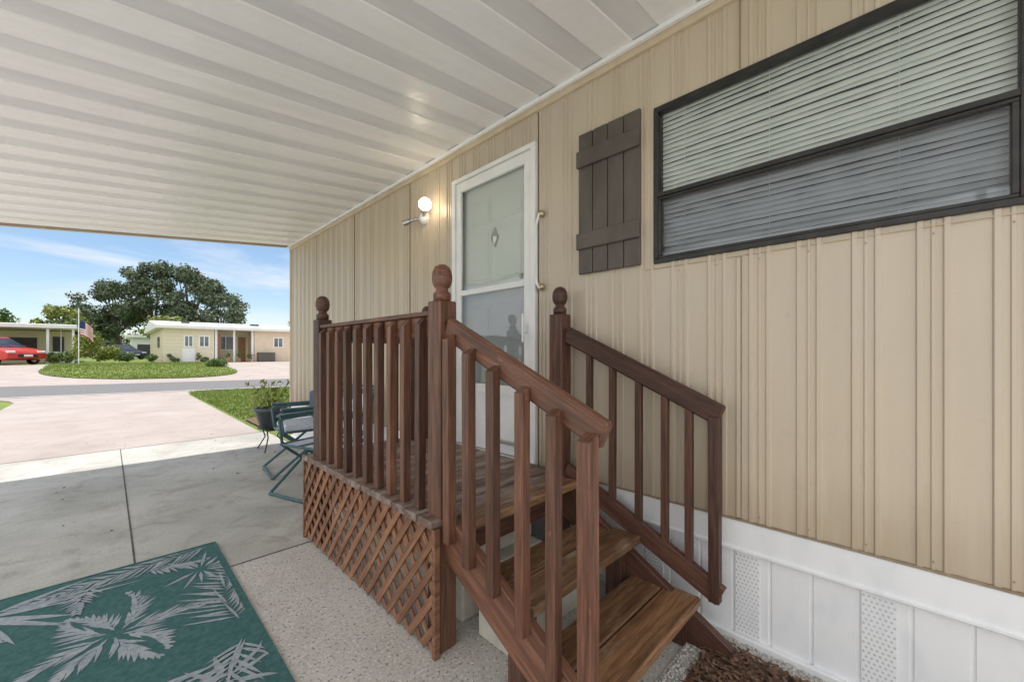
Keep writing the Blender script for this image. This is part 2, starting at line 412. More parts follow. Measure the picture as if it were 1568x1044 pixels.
pane('lower_glass',W-.002,WY0,WY1,WZ0,zr,M['screen'],H)
V=[];F=[]
z=WZ0+.02;i=0
while z<WZ1-.01:
    t=R(72+random.uniform(-5,5)); hw=.0118; sag=random.uniform(-.003,.003)
    xc=W+.043; n=18
    k=len(V)
    for a in range(n+1):
        y=WY0+.005+(WY1-WY0-.02)*a/n; dz=sag*math.sin(a/n*3.14)+random.uniform(-.001,.001); tt=t+random.uniform(-.10,.10)
        V+=[(xc-hw*math.cos(tt),y,z-hw*math.sin(tt)+dz),(xc-.0025,y,z+dz+.001),(xc+hw*math.cos(tt),y,z+hw*math.sin(tt)+dz)]
    for a in range(n):
        for b in range(2):
            p=k+a*3+b; F.append((p,p+3,p+4,p+1))
    z+=.0225
mkobj('blind_slats',V,F,M['blind'],H)
boxes('blind_cords',[(W+.026,W+.028,y-.001,y+.001,WZ0+.01,WZ1) for y in (.02,.40,.74)],M['blind'],H)
boxes('interior_box',[(W+.3,W+.31,WY0-.1,WY1+.1,WZ0-.1,WZ1+.1),(W+.032,W+.3,WY1+.02,WY1+.03,WZ0-.1,WZ1+.1),(W+.032,W+.3,WY0-.03,WY0-.02,WZ0-.1,WZ1+.1),(W+.032,W+.3,WY0-.02,WY1+.02,WZ1+.02,WZ1+.03),(W+.032,W+.3,WY0-.02,WY1+.02,WZ0-.03,WZ0-.02)],M['dark'],H)
# ---- shutter
SH=empty('window_shutter'); 
ys=[.938+.0925*k for k in range(4)]
boxes('boards',[(W-.026,W-.009,y,y+.088,1.652,2.425) for y in ys],M['shut'],SH,.003)
boxes('backing',[(W-.014,W-.008,.942,1.30,1.66,2.415)],M['dark'],SH)
boxes('battens',[(W-.045,W-.0262,.934,1.308,2.235,2.325),(W-.045,W-.0262,.934,1.308,1.785,1.872)],M['shut'],SH,.003)
# ---- door
D=empty('storm_door')
fw=.05
boxes('outer_frame',[(W-.035,W+.03,DY0-.012,DY0+fw-.02,DZ0,DZ1),(W-.035,W+.03,DY1-fw+.02,DY1+.012,DZ0,DZ1),(W-.036,W+.03,DY0-.012,DY1+.012,DZ1,DZ1+.03)],M['white'],D,.004)
a0=DY0+.034;a1=DY1-.034;xs0=W-.026;xs1=W+.000
PZ1=DZ1-.075;PZr=1.655;PZ0=1.0
boxes('storm_leaf',[(xs0,xs1,a0,a0+.055,DZ0+.02,DZ1-.004),(xs0,xs1,a1-.055,a1,DZ0+.02,DZ1-.004),(xs0+.001,xs1,a0+.055,a1-.055,PZ1,DZ1-.004),(xs0+.001,xs1,a0+.055,a1-.055,PZr-.018,PZr+.022),
 (xs0+.001,xs1,a0+.055,a1-.055,DZ0+.02,PZ0)],M['white'],D,.004)
boxes('kick_panel_bead',[(xs0-.005,xs0+.0,a0+.09,a1-.09,DZ0+.07,DZ0+.08),(xs0-.005,xs0,a0+.09,a1-.09,PZ0-.06,PZ0-.05),(xs0-.005,xs0,a0+.09,a0+.1,DZ0+.08,PZ0-.06),(xs0-.005,xs0,a1-.1,a1-.09,DZ0+.08,PZ0-.06)],M['white'],D)
pane('upper_glass',W-.012,a0+.05,a1-.05,PZr,PZ1,M['glass'],D)
pane('lower_glass',W-.012,a0+.05,a1-.05,PZ0,PZr,glass('door_screen_glass',(.72,.74,.76),.08),D)
xd=W+.0315
box('inner_door',xd,xd+.04,DY0,DY1,DZ0,DZ1,M['door'],D)
pl=[];ym=(DY0+DY1)/2
for (za,zb) in ((2.14,2.31),(1.72,2.09),(1.30,1.56),(.7,1.22)):
    for (ya,yb) in ((ym-.27,ym-.045),(ym+.045,ym+.27)):
        pl.append((xd-.004,xd+.0,ya,yb,za,zb)); 
boxes('door_panels',pl,M['door'],D,.002)
boxes('door_panel_fields',[(p[0]-.004,p[0],p[2]+.02,p[3]-.02,p[4]+.02,p[5]-.02) for p in pl],M['door'],D,.003)
V=[(xd-.016,ym,2.085),(xd-.016,ym+.032,2.02),(xd-.016,ym,1.955),(xd-.016,ym-.032,2.02),(xd-.030,ym,2.02),(xd,ym,2.09),(xd,ym+.036,2.02),(xd,ym,1.95),(xd,ym-.036,2.02)]
mkobj('knocker',V,[(0,1,4),(1,2,4),(2,3,4),(3,0,4),(0,5,6,1),(1,6,7,2),(2,7,8,3),(3,8,5,0)],M['silver'],D)
boxes('deadbolt',[(xd-.02,xd,DY0+.14,DY0+.175,1.70,1.735)],M['silver'],D,.012)
boxes('storm_handle',[(xs0-.03,xs0,a0+.018,a0+.04,1.34,1.40),(xs0-.045,xs0-.03,a0+.022,a0+.036,1.28,1.46)],M['white'],D,.005)
boxes('storm_door_closer',[(xs0-.03,xs0-.008,a0+.06,a0+.36,.62,.645)],M['silver'],D,.01)
boxes('threshold',[(W-.06,W+.05,DY0-.01,DY1+.01,DZ0-.02,DZ0+.012)],M['white'],D,.003)
G=empty('door_grab_bar')
gy=1.575
tube('bar',[(W-.01,gy,2.055),(W-.05,gy,2.05),(W-.055,gy+.01,2.0),(W-.05,gy+.02,1.99)],.007,M['white'],G)
tube('lower_hook',[(W-.01,gy,1.615),(W-.05,gy,1.61),(W-.06,gy+.01,1.64),(W-.05,gy+.02,1.665)],.009,M['white'],G)
tube('rod',[(W-.05,gy+.02,1.99),(W-.05,gy+.02,1.665)],.0045,M['white'],G)
def ball(name,x,y,z,r,mat,parent,sq=1):
    bm=bmesh.new(); bmesh.ops.create_uvsphere(bm,u_segments=24,v_segments=14,radius=r)
    me=bpy.data.meshes.new(name); bm.to_mesh(me); bm.free(); me.materials.append(mat)
    me.polygons.foreach_set('use_smooth',[True]*len(me.polygons))
    o=bpy.data.objects.new(name,me); o.location=(x,y,z); o.scale=(1,1,sq); COL.objects.link(o); o.parent=parent; return o
ball('knob_upper',W-.025,gy,2.057,.022,M['brass'],G); ball('knob_lower',W-.025,gy,1.615,.022,M['brass'],G)
L=empty('wall_lamp')
ball('base_plate',W-.008,2.86,2.335,.05,M['white'],L)
tube('arm_a',[(W-.02,2.86,2.335),(W-.07,2.79,2.365)],.012,M['silver'],L)
tube('arm_b',[(W-.02,2.86,2.335),(W-.06,2.94,2.335),(W-.09,3.0,2.32)],.012,M['silver'],L)
tube('socket_a',[(W-.06,2.80,2.36),(W-.09,2.755,2.375)],.022,M['silver'],L)
tube('socket_b',[(W-.08,2.98,2.325),(W-.11,3.03,2.31)],.024,M['silver'],L)
me_,nt,b=nm('lit_globe'); b.inputs['Base Color'].default_value=(1,.95,.85,1); b.inputs['Emission Color'].default_value=(1,.84,.60,1); b.inputs['Emission Strength'].default_value=13
ball('globe_bulb',W-.115,2.70,2.385,.05,me_,L)
# ------------------------------------------------------------ carport roof
C=empty('carport_roof')
def cz(x): return ZT+.004-.102*(W-x)
XL=-.92; YR0=-.55
yy=YR0
V=[];F=[];mi=[]
P=[]
while yy<6.4:
    P+=[(yy,0,0),(yy+.160,0,1),(yy+.166,.006,2),(yy+.294,.006,1),(yy+.300,0,0)]
    yy+=.305
P=[p for p in P if p[0]<=6.40]
for y,o,_ in P: V+=[(W+.04,y,cz(W+.04)+o),(XL,y,cz(XL)+o)]
for i in range(len(P)-1): F.append((2*i,2*i+1,2*i+3,2*i+2)); mi.append(1 if (P[i][1]>0 and P[i+1][1]>0) else 0)
mkobj('ceiling_pans',V,F,None,C,mats=[M['ceil'],M['ceil2']],midx=mi)
V=[(W+.05,YR0-.02,cz(W)+.09),(XL-.02,YR0-.02,cz(XL)+.09),(XL-.02,6.42,cz(XL)+.09),(W+.05,6.42,cz(W)+.09)]
mkobj('roof_top',V,[(0,1,2,3)],M['roofw'],C)
def slope_beam(name,y0,y1,d0,d1,mat):
    V=[]
    for y in (y0,y1):
        V+=[(W+.02,y,cz(W+.02)+d0),(XL-.02,y,cz(XL-.02)+d0),(XL-.02,y,cz(XL-.02)+d1),(W+.02,y,cz(W+.02)+d1)]
    mkobj(name,V,[(0,1,2,3),(4,7,6,5),(0,4,5,1),(1,5,6,2),(2,6,7,3),(3,7,4,0)],mat,C)
slope_beam('fascia',6.40,6.44,-.012,.10,M['trim'])
slope_beam('fascia_back',YR0-.04,YR0-.005,-.02,.10,M['white'])
box('gutter_beam',XL-.08,XL-.02,YR0,6.42,cz(XL)-.04,cz(XL)+.09,M['white'],C)
for i,y in enumerate((-.4,2.9,6.2)):
    box('post_%d'%i,XL-.075,XL-.025,y-.025,y+.025,0,cz(XL)-.04,M['white'],C)
boxes('wall_channel',[(W-.05,W-.024,YR0,6.40,cz(W)-.026,cz(W)-.004)],M['white'],C,.003)
# ------------------------------------------------------------ porch
Pz=empty('wooden_porch_steps')
X0=.98; X1=1.775; YA=1.38; YB=2.70; DZ=.55
def post(nm_,x,y,z0,mat,fat=1):
    board(nm_,(x,y,z0),(x,y,1.43),.088,.088,mat,Pz,up=(0,1,0),bev=.006)
    lathe(nm_+'_finial',[(0,1.43),(.036,1.431),(.037,1.462),(.026,1.472),(.024,1.484),(.034,1.492),(.041,1.51),(.043,1.53),(.040,1.553),(.031,1.572),(.015,1.583),(0,1.585)],x,y,mat,Pz)
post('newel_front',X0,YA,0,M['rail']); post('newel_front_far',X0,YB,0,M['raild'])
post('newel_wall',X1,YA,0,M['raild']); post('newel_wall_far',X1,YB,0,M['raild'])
y=1.335;k=0
while y<2.80:
    xa=.895+random.uniform(-.005,.005)
    board('deck_board_%d'%k,(xa,y+.049,DZ-.017),(W-.065,y+.049,DZ-.017+random.uniform(-.001,.001)),.097,.034,M['deck'],Pz,bev=.005)
    y+=.107;k+=1
board('top_step_nosing',(1.03,1.275,DZ-.019),(1.73,1.275,DZ-.019),.115,.038,M['tread'],Pz,bev=.006)
board('rim_front',(.945,1.34,.43),(.945,2.80,.43),.036,.15,M['lat'],Pz)
board('rim_far',(.945,2.79,.44),(W-.03,2.79,.44),.036,.14,M['raild'],Pz)
board('rim_near',(1.03,1.345,.44),(1.73,1.345,.44),.036,.14,M['raild'],Pz)
def picket(nm_,x,y,z0,z1,mat,w=.036,ax='x',cut=.028,sgn=-1):
    h=w/2
    if ax=='x': top=[z1-cut,z1,z1,z1-cut] if sgn<0 else [z1,z1-cut,z1-cut,z1]
    else: top=[z1-cut,z1-cut,z1,z1]
    V=[(x-h,y-h,z0),(x+h,y-h,z0),(x+h,y+h,z0),(x-h,y+h,z0),(x-h,y-h,top[0]),(x+h,y-h,top[1]),(x+h,y+h,top[2]),(x-h,y+h,top[3])]
    zc=(z0+z1)/2
    V=[(v[2]-zc,v[1]-y,-(v[0]-x)) for v in V]
    o=mkobj(nm_,V,BF,mat,Pz); 
    Mx=Matrix(((0,0,-1),(0,1,0),(1,0,0))).to_4x4()@Matrix.Rotation(random.uniform(-.006,.006),4,'Y'); Mx.translation=(x,y,zc); o.matrix_world=Mx
    addbev(o,.002); return o
board('top_rail_front',(X0+.0,YA+.045,1.328),(X0+.0,YB-.045,1.328),.036,.088,M['rail'],Pz)
board('cap_rail_front',(X0-.004,YA+.045,1.383),(X0-.004,YB-.045,1.383),.06,.02,M['rail'],Pz)
n=10
for i in range(n):
    yy=YA+.045+(YB-YA-.09)*(i+.5)/n
    picket('picket_front_%d'%i,X0-.038,yy,DZ+.002,1.372,M['rail'] if i%3 else M['raild'],cut=.034)
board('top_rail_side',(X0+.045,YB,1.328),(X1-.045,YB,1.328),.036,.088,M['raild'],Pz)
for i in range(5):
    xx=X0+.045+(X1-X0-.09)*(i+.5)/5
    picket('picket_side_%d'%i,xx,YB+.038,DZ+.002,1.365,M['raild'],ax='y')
def zt(y): return 1.365-.46*(1.335-y)
def stairrail(x,mat,tag,yend):
    c=-.045
    board('handrail_'+tag,(x,1.335,zt(1.335)+c),(x,yend,zt(yend)+c),.038,.088,mat,Pz,bev=.008)
stairrail(X0-.0,M['rail'],'outer',.60)
for i,(yy,zb) in enumerate([(1.28,.47),(1.158,.419),(1.026,.373),(.886,.305),(.756,.235),(.632,.10)]):
    w=.038 if i<5 else .046
    picket('stair_picket_%d'%i,X0-.038-(0 if i<5 else .003),yy,zb,zt(yy)-.05,M['rail'],w=w,cut=.02)
board('stringer_outer',(X0,1.333,.475),(X0,.43,.475-.52*.903),.038,.17,M['rail'],Pz)
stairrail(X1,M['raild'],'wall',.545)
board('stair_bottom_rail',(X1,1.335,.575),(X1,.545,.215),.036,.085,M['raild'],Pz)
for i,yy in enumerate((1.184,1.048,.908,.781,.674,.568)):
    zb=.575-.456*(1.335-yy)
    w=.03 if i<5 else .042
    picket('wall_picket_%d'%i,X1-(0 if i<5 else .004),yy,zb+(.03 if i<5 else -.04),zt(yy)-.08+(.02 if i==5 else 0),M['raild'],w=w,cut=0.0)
for (yf_,ztp,tg) in ((.885,.362,'mid'),(.615,.19,'low')):
    for q in range(2):
        board('tread_%s_%d'%(tg,q),(1.0,yf_+.075+q*.152,ztp-.019),(1.755,yf_+.075+q*.152,ztp-.019),.145,.038,M['tread'],Pz,bev=.006)
    board('cleat_%s_a'%tg,(1.02,yf_+.02,ztp-.075),(1.02,yf_+.29,ztp-.075),.036,.07,M['raild'],Pz)
board('stringer_wall',(1.722,1.33,.45),(1.722,.52,-.01),.036,.15,M['raild'],Pz)
board('leg_low',(1.715,.70,0),(1.715,.70,.148),.085,.085,M['raild'],Pz,up=(0,1,0))
board('leg_mid',(1.715,.985,0),(1.715,.985,.32),.085,.085,M['raild'],Pz,up=(0,1,0))
board('leg_mid_o',(1.045,.985,0),(1.045,.985,.32),.06,.085,M['raild'],Pz,up=(0,1,0))
board('leg_far',(.96,2.79,0),(.96,2.79,.36),.06,.06,M['raild'],Pz,up=(0,1,0))
V=[];F=[]
def disc(p,nrm,r):
    p=Vector(p);nrm=Vector(nrm).normalized();u=nrm.orthogonal().normalized();v=nrm.cross(u);k=len(V)
    for i in range(8):
        a=i*.7854; V.append(p+nrm*.0012+u*r*math.cos(a)+v*r*math.sin(a))
    F.append(tuple(range(k,k+8)))
for (yf_,ztp) in ((.885,.362),(.615,.19)):
    for q in range(2):
        for dy in (.035,.11):
            for x in (1.03,1.72): disc((x,yf_+q*.152+dy,ztp),(0,0,1),.004)
y=1.335
while y<2.80:
    for dy in (.025,.07): disc((.945,y+dy,DZ),(0,0,1),.003)
    y+=.107
mkobj('screw_heads',V,F,M['black'],Pz)
ya,yb,za,zb=1.34,2.83,.015,.515
def clip(c,sg):
    pts=[]
    for yv in (ya,yb):
        z_=sg*(yv-c)
        if za<=z_<=zb: pts.append((yv,z_))
    for zv in (za,zb):
        y_=c+zv/sg
        if ya<y_<yb: pts.append((y_,zv))
    return pts[:2] if len(pts)>=2 else None
i=0
for sg,x in ((1.2,.921),(-1.2,.913)):
    c=ya-1.2
    while c<yb+1.2:
        p=clip(c+random.uniform(-.003,.003),sg)
        if p and abs(p[0][0]-p[1][0])>.03:
            board('lattice_%d'%i,(x,p[0][0],p[0][1]),(x,p[1][0],p[1][1]),.032,.007,M['lat'],Pz,up=(1,0,0),bev=.001); i+=1
        c+=.100
boxes('lattice_edge',[(.906,.93,1.325,1.345,.0,.515),(.906,.93,2.825,2.842,.0,.515)],M['lat'],Pz)
B=empty('block_steps')
boxes('blocks',[(1.12,1.68,1.42,2.5,0,.19),(1.25,1.68,1.5,2.4,.191,.38)],M['foam'],B,.01)
boxes('front_blocks',[(1.12,1.38,1.10,1.32,0,.19),(1.40,1.66,1.12,1.32,0,.19)],M['foam'],B,.012)
# ------------------------------------------------------------ rug
RG=empty('outdoor_rug')
rx0,rx1,ry0,ry1=-.85,.483,.75,3.15
box('rug_base',rx0,rx1,ry0,ry1,.004,.010,M['rug'],RG)
V=[];F=[]
cl=lambda x,y:(min(max(x,rx0+.03),rx1-.03),min(max(y,ry0+.03),ry1-.03))
zc_=[.0112]
def leaflet(x,y,a,l,w,z=None):
    zc_[0]+=.000006; z=zc_[0]
    k=len(V);c,s_=math.cos(a),math.sin(a)
    b_=random.uniform(-.12,.12)*l
    pts=[(0,0),(.3*l,-w+b_*.4),(.7*l,-w*.5+b_*.8),(l,b_),(.7*l,w*.7+b_*.8),(.3*l,w+b_*.4)]
    for px,py in pts:
        q=cl(x+c*px-s_*py,y+s_*px+c*py); V.append((q[0],q[1],z))
    F.append(tuple(range(k,k+6)))
def frond(x,y,a,l,spread=.9,nl=13,w=.012,ll=.2):
    bend=random.uniform(-.5,.5)
    for i in range(nl):
        t=(i+1)/nl; aa=a+bend*t; px=x+math.cos(aa)*l*t; py=y+math.sin(aa)*l*t
        L_=ll*(1-.55*t)*(.6+.4*math.sin(3.1*min(1,t+.2)))*random.uniform(.75,1.15)
        leaflet(px,py,aa+spread*(1-.35*t),L_,w*random.uniform(.7,1.1)); leaflet(px,py,aa-spread*(1-.35*t),L_,w*random.uniform(.7,1.1))
    for i in range(5):
        t=i/5;aa=a+bend*t; leaflet(x+math.cos(aa)*l*t,y+math.sin(aa)*l*t,aa,l*.26,.006)
def fan(x,y,r,a0,a1,n,w):
    for i in range(n):
        a=a0+(a1-a0)*i/(n-1)+random.uniform(-.06,.06); leaflet(x+.03*math.cos(a),y+.03*math.sin(a),a,r*random.uniform(.6,1.1),w*random.uniform(.6,1.1))
# burst of six feathery fronds, as on the rug's centre motif
for q in range(8):
    frond(.02+.03*math.cos(q*.785),2.42+.03*math.sin(q*.785),q*.785+.2,.30*random.uniform(.8,1.15),spread=.5,nl=11,w=.009,ll=.13)
fan(-.42,2.98,.5,-2.6,.2,16,.020)
fan(.36,2.80,.20,-2.6,2.2,11,.012)
fan(.30,1.78,.24,.2,5.8,13,.014)
frond(.42,2.15,1.75,.85,nl=26,ll=.24,w=.009)
frond(.44,3.10,3.25,.75,nl=24,ll=.22,w=.009)
frond(.1,1.95,-.9,.6,nl=20,ll=.22,w=.009)
frond(-.28,2.66,2.7,.6,nl=20,ll=.24,w=.009)
frond(.40,2.00,-1.9,.7,nl=22,ll=.2,w=.009)
frond(-.15,2.0,-2.2,.7,nl=20,ll=.22,w=.009)
frond(-.34,2.25,-2.8,.45,nl=16,ll=.18,w=.009)
frond(.15,2.98,-.6,.26,nl=12,ll=.10,w=.008)
frond(-.06,2.98,-2.0,.25,nl=12,ll=.11,w=.008)
frond(-.36,2.1,1.9,.3,nl=12,ll=.12,w=.008)
fan(-.6,1.8,.4,0,5.8,13,.03); fan(.15,1.2,.4,0,5.8,13,.03)
frond(-.5,2.3,3.0,.4); frond(-.6,1.2,.6,.6)
mkobj('rug_leaves',V,F,M['rugl'],RG)
boxes('rug_binding',[(rx0,rx0+.012,ry0,ry1,.0101,.0125),(rx1-.012,rx1,ry0,ry1,.0101,.0125),(rx0+.012,rx1-.012,ry0,ry0+.012,.0101,.0125),(rx0+.012,rx1-.012,ry1-.012,ry1,.0101,.0125)],M['rug'],RG)
# ------------------------------------------------------------ chairs
def chair(yc,xc,rot=0,cush=False):
    E=empty('folding_lawn_chair')
    w=.27
    fm=M['teal']
    for s_ in (-1,1):
        y=s_*w
        tube('leg_a%d'%s_,[(-.32,y,.01),(-.30,y,.03),(.22,y,.44),(.34,y,.90)],.0135,fm,E)
        tube('leg_b%d'%s_,[(.27,y*.93,.01),(.25,y*.93,.03),(-.22,y*.93,.41),(-.25,y*.93,.62),(-.20,y*.93,.64),(.28,y*.93,.645)],.0135,fm,E)
        boxes('arm%d'%s_,[(-.25,.27,y-.028,y+.028,.65,.675)],fm,E,.006)
    tube('foot_a',[(-.32,-w,.015),(-.32,w,.015)],.0135,fm,E)
    tube('foot_b',[(.27,-w*.93,.015),(.27,w*.93,.015)],.0135,fm,E)
    tube('seat_front',[(-.22,-w,.415),(-.22,w,.415)],.012,fm,E)
    tube('seat_back',[(.20,-w,.425),(.20,w,.425)],.012,fm,E)
    tube('top_bar',[(.34,-w,.90),(.34,w,.90)],.0135,fm,E)
    sb=[];sd=[]
    for i in range(7):
        y=-w+.02+i*(2*w-.09)/6
        (sb if i%3 else sd).append((-.22,.20,y,y+.06,.422,.428))
    boxes('seat_webbing',sb,M['fab1'],E); boxes('seat_webbing_dark',sd,M['fab2'],E)
    for (lst,m) in ((0,M['fab1']),(1,M['fab2'])):
        V=[];F=[]
        for i in range(7):
            if (i%3==0)!=bool(lst): continue
            y=-w+.02+i*(2*w-.09)/6;k=len(V)
            V+=[(.215,y,.45),(.215,y+.06,.45),(.335,y+.06,.90),(.335,y,.90)];F.append((k,k+1,k+2,k+3))
        for i in range(4):
            t=.12+i*.24;x_=.212+.12*t;z_=.45+.45*t;k=len(V)
            if i%2==lst: V+=[(x_-.003,-w,z_),(x_-.003,w,z_),(x_+.01,w,z_+.05),(x_+.01,-w,z_+.05)];F.append((k,k+1,k+2,k+3))
        mkobj('back_webbing_%d'%lst,V,F,m,E)
    if cush:
        boxes('seat_cushion',[(-.21,.17,-.23,.23,.43,.50)],M['fab1'],E,.03,3)
        boxes('back_cushion',[(.10,.19,-.2,.2,.51,.80)],M['fab2'],E,.035,3)
    E.location=(xc,yc,0); E.rotation_euler=(0,0,rot)
    return E
chair(3.72,1.36,R(18)); chair(4.55,1.45,R(-6),True)
PS=empty('potted_plant')
px,py=1.44,5.72
lathe('pot',[(.0,.28),(.11,.28),(.17,.49),(.185,.49),(.185,.53),(.155,.53),(.15,.49),(0,.48)],px,py,M['pot'],PS)
for a in range(3):
    t=a*2.09; tube('stand_leg_%d'%a,[(px+.20*math.cos(t),py+.20*math.sin(t),0),(px+.08*math.cos(t),py+.08*math.sin(t),.16),(px+.14*math.cos(t),py+.14*math.sin(t),.30)],.008,M['black'],PS)
tube('stand_ring',[(px+.13*math.cos(i*.3142),py+.13*math.sin(i*.3142),.278) for i in range(20)],.008,M['black'],PS,True)
V=[];F=[]
for i in range(100):
    a=random.random()*6.28;r=random.random()**.6*.27;h=.55+random.random()*.32;x=px+r*math.cos(a);y=py+r*math.sin(a)
    n=Vector((random.gauss(0,1),random.gauss(0,1),random.gauss(0,1)+1)).normalized();u=n.orthogonal().normalized();v=n.cross(u);l=.042;k=len(V);c=Vector((x,y,h))
    V+=[c-u*l,c-v*l*.5,c+u*l,c+v*l*.5];F.append((k,k+1,k+2,k+3))
mkobj('leaves',V,F,M['leafy'],PS)
for i in range(14):
    a=random.random()*6.28; tube('stem_%d'%i,[(px,py,.48),(px+.10*math.cos(a),py+.10*math.sin(a),.66),(px+.2*math.cos(a),py+.2*math.sin(a),.82)],.003,M['leafy'],PS)
# ------------------------------------------------------------ trees
def leafcloud(clumps,n,size):
    V=np.zeros((n*4,3));
    w=np.array([c[3]**2 for c in clumps]);w=w/w.sum();idx=np.random.choice(len(clumps),n,p=w)
    C_=np.array([c[:3] for c in clumps])[idx];Rr=np.array([c[3] for c in clumps])[idx]
    d=np.random.normal(size=(n,3));d/=np.linalg.norm(d,axis=1)[:,None];d[:,2]*=.75
    r=Rr*np.random.uniform(.35,1.15,n); c=C_+d*r[:,None]
    nn=np.random.normal(size=(n,3))+d;nn/=np.linalg.norm(nn,axis=1)[:,None]
    t=np.random.normal(size=(n,3));u=np.cross(nn,t);u/=np.linalg.norm(u,axis=1)[:,None];v=np.cross(nn,u)
    s=size*np.random.uniform(.5,1.3,n)[:,None]
    V[0::4]=c-u*s;V[1::4]=c-v*s*.5;V[2::4]=c+u*s;V[3::4]=c+v*s*.5
    F=[(4*i,4*i+1,4*i+2,4*i+3) for i in range(n)]
    return V.tolist(),F
def tree(name,x,y,h,rad,mat,n=6000,size=.28,base=None,cb=.35,nc=34):
    z0=gz(y) if base is None else base
    T=empty(name); cl_=[]
    for i in range(nc):
        a=random.random()*6.28; t=random.random(); zz=z0+h*(cb+(1-cb)*t)
        rr=rad*math.sqrt(max(.05,1-((t-.4)/.68)**2))*random.uniform(.2,.9)
        cr=rad*random.uniform(.18,.36)
        cl_.append((x+rr*math.cos(a),y+rr*math.sin(a),min(zz,z0+h-cr*.8),cr))
    V,F=leafcloud(cl_,n,size); mkobj('crown',V,F,mat,T)
    V=[];F=[]
    def limb(p,q,r0,r1):
        p=Vector(p);q=Vector(q);d=(q-p).normalized();u=d.orthogonal().normalized();v=d.cross(u);k=len(V)
        for (c,r) in ((p,r0),((p+q)/2+u*r0*.3,(r0+r1)/2),(q,r1)):
            for i in range(7):
                a=i*2*math.pi/7; V.append(c+u*r*math.cos(a)+v*r*math.sin(a))
        for j_ in range(2):
            for i in range(7): F.append((k+j_*7+i,k+j_*7+(i+1)%7,k+(j_+1)*7+(i+1)%7,k+(j_+1)*7+i))
    fork=(x,y,z0+h*cb*.9); limb((x,y,z0-.05),fork,h*.028,h*.02)
    for c in cl_[:12]: limb(fork,c[:3],h*.013,h*.003)
    mkobj('trunk_and_limbs',V,F,M['bark'],T,True)
tree('oak_tree',1.0,84,11.4,5.0,M['leafd'],7500,.25)
tree('oak_tree',4.8,80.4,14.4,4.2,M['leafd'],7500,.25)
tree('oak_tree',8.6,77,13.8,4.6,M['leafd'],7500,.25)
tree('oak_tree',12.2,74,9.8,4.2,M['leafd'],6000,.24)
tree('oak_tree',-1.8,86,7.5,3.4,M['leafm'],4500,.24)
tree('garden_tree',-3.6,62,5.6,2.0,M['leafy'],3500,.18)
tree('garden_tree',-1.9,46,3.4,1.5,M['leafm'],2500,.12,cb=.3)
tree('garden_tree',4.4,58,4.8,2.1,M['leafy'],3500,.18)
tree('garden_tree',15.8,52,5.2,1.1,M['leafm'],1800,.10)
tree('garden_tree',-9.8,75,5.8,2.8,M['leafm'],3500,.22)
cl_=[]
for i in range(150):
    x=random.uniform(-40,70);cl_.append((x,115+random.uniform(-6,6),random.uniform(.5,4.6),random.uniform(1.6,3.0)))
V,F=leafcloud(cl_,14000,.5); mkobj('background_trees',V,F,M['leafd'])
def bush(x,y,r,h,mat,n=1200,size=.07,z0=None):
    z0=gz(y) if z0 is None else z0
    cl_=[(x+random.uniform(-.5,.5)*r,y+random.uniform(-.5,.5)*r,z0+h*random.uniform(.3,.75),r*random.uniform(.35,.6)) for _ in range(8)]
    V,F=leafcloud(cl_,n,size); mkobj('garden_bush',V,F,mat)
bush(4.6,29.5,.6,.55,M['leafm'])
bush(-.8,37.6,1.0,2.1,M['leafy'],2200,.09); bush(-.1,38.6,.8,1.3,M['leafy'],1800,.09)
bush(-1.9,38.6,.6,.9,M['leafm']); bush(2.1,37.3,.4,.6,M['leafm']); bush(3.3,36.5,.3,.4,M['leafm']);bush(5.0,36.6,.3,.4,M['leafm'])
bush(.9,40,.7,.7,M['leafm']); bush(-2.6,40.2,.4,.8,M['leafm'])
V=[];F=[]
for i in range(40):
    a=random.random()*6.28;l=random.uniform(.25,.5);x,y=2.35+random.uniform(-.25,.25),7.9+random.uniform(-.3,.3);k=len(V);w=.02
    V+=[(x-w*math.sin(a),y+w*math.cos(a),.02),(x+w*math.sin(a),y-w*math.cos(a),.02),(x+l*.5*math.cos(a),y+l*.5*math.sin(a),.02+l)];F.append((k,k+1,k+2))
mkobj('spiky_plant',V,F,M['leafy'])
# ------------------------------------------------------------ neighbour house
N=empty('ranch_house')
z0=.5;zt_=2.95;Y=37.0
box('front_wall',2.7,5.6,Y,Y+12,z0-.1,zt_,M['cream'],N)
box('porch_back_wall',5.6,8.2,Y+2.0,Y+12,z0-.1,zt_,M['cream'],N)
box('garage_wall',8.2,15,Y,Y+12,z0-.1,zt_,M['peach'],N)
rf=[(2.3,Y-.5,zt_),(15.4,Y-.5,zt_),(15.4,Y+12.5,zt_),(2.3,Y+12.5,zt_),(2.3,Y-.5,zt_+.2),(15.4,Y-.5,zt_+.2),(15.4,Y+12.5,zt_+.2),(2.3,Y+12.5,zt_+.2),(2.3,Y+6,zt_+.85),(15.4,Y+6,zt_+.85)]
mkobj('roof',rf,[(0,3,2,1),(0,1,5,4),(2,3,7,6),(4,5,9,8),(7,8,9,6),(0,4,8,7,3),(1,2,6,9,5)],M['roofw'],N)
boxes('roof_vents',[(4.0,4.5,Y+3,Y+3.4,3.3,3.7),(8.6,9.2,Y+3,Y+3.5,3.3,3.66)],M['dark'],N)
boxes('siding_courses',[(2.685,5.6,Y-.012,Y,z0+.25*k,z0+.25*k+.02) for k in range(1,9)]+[(2.685,2.7,Y,Y+12,z0+.25*k,z0+.25*k+.02) for k in range(1,9)],M['white'],N)
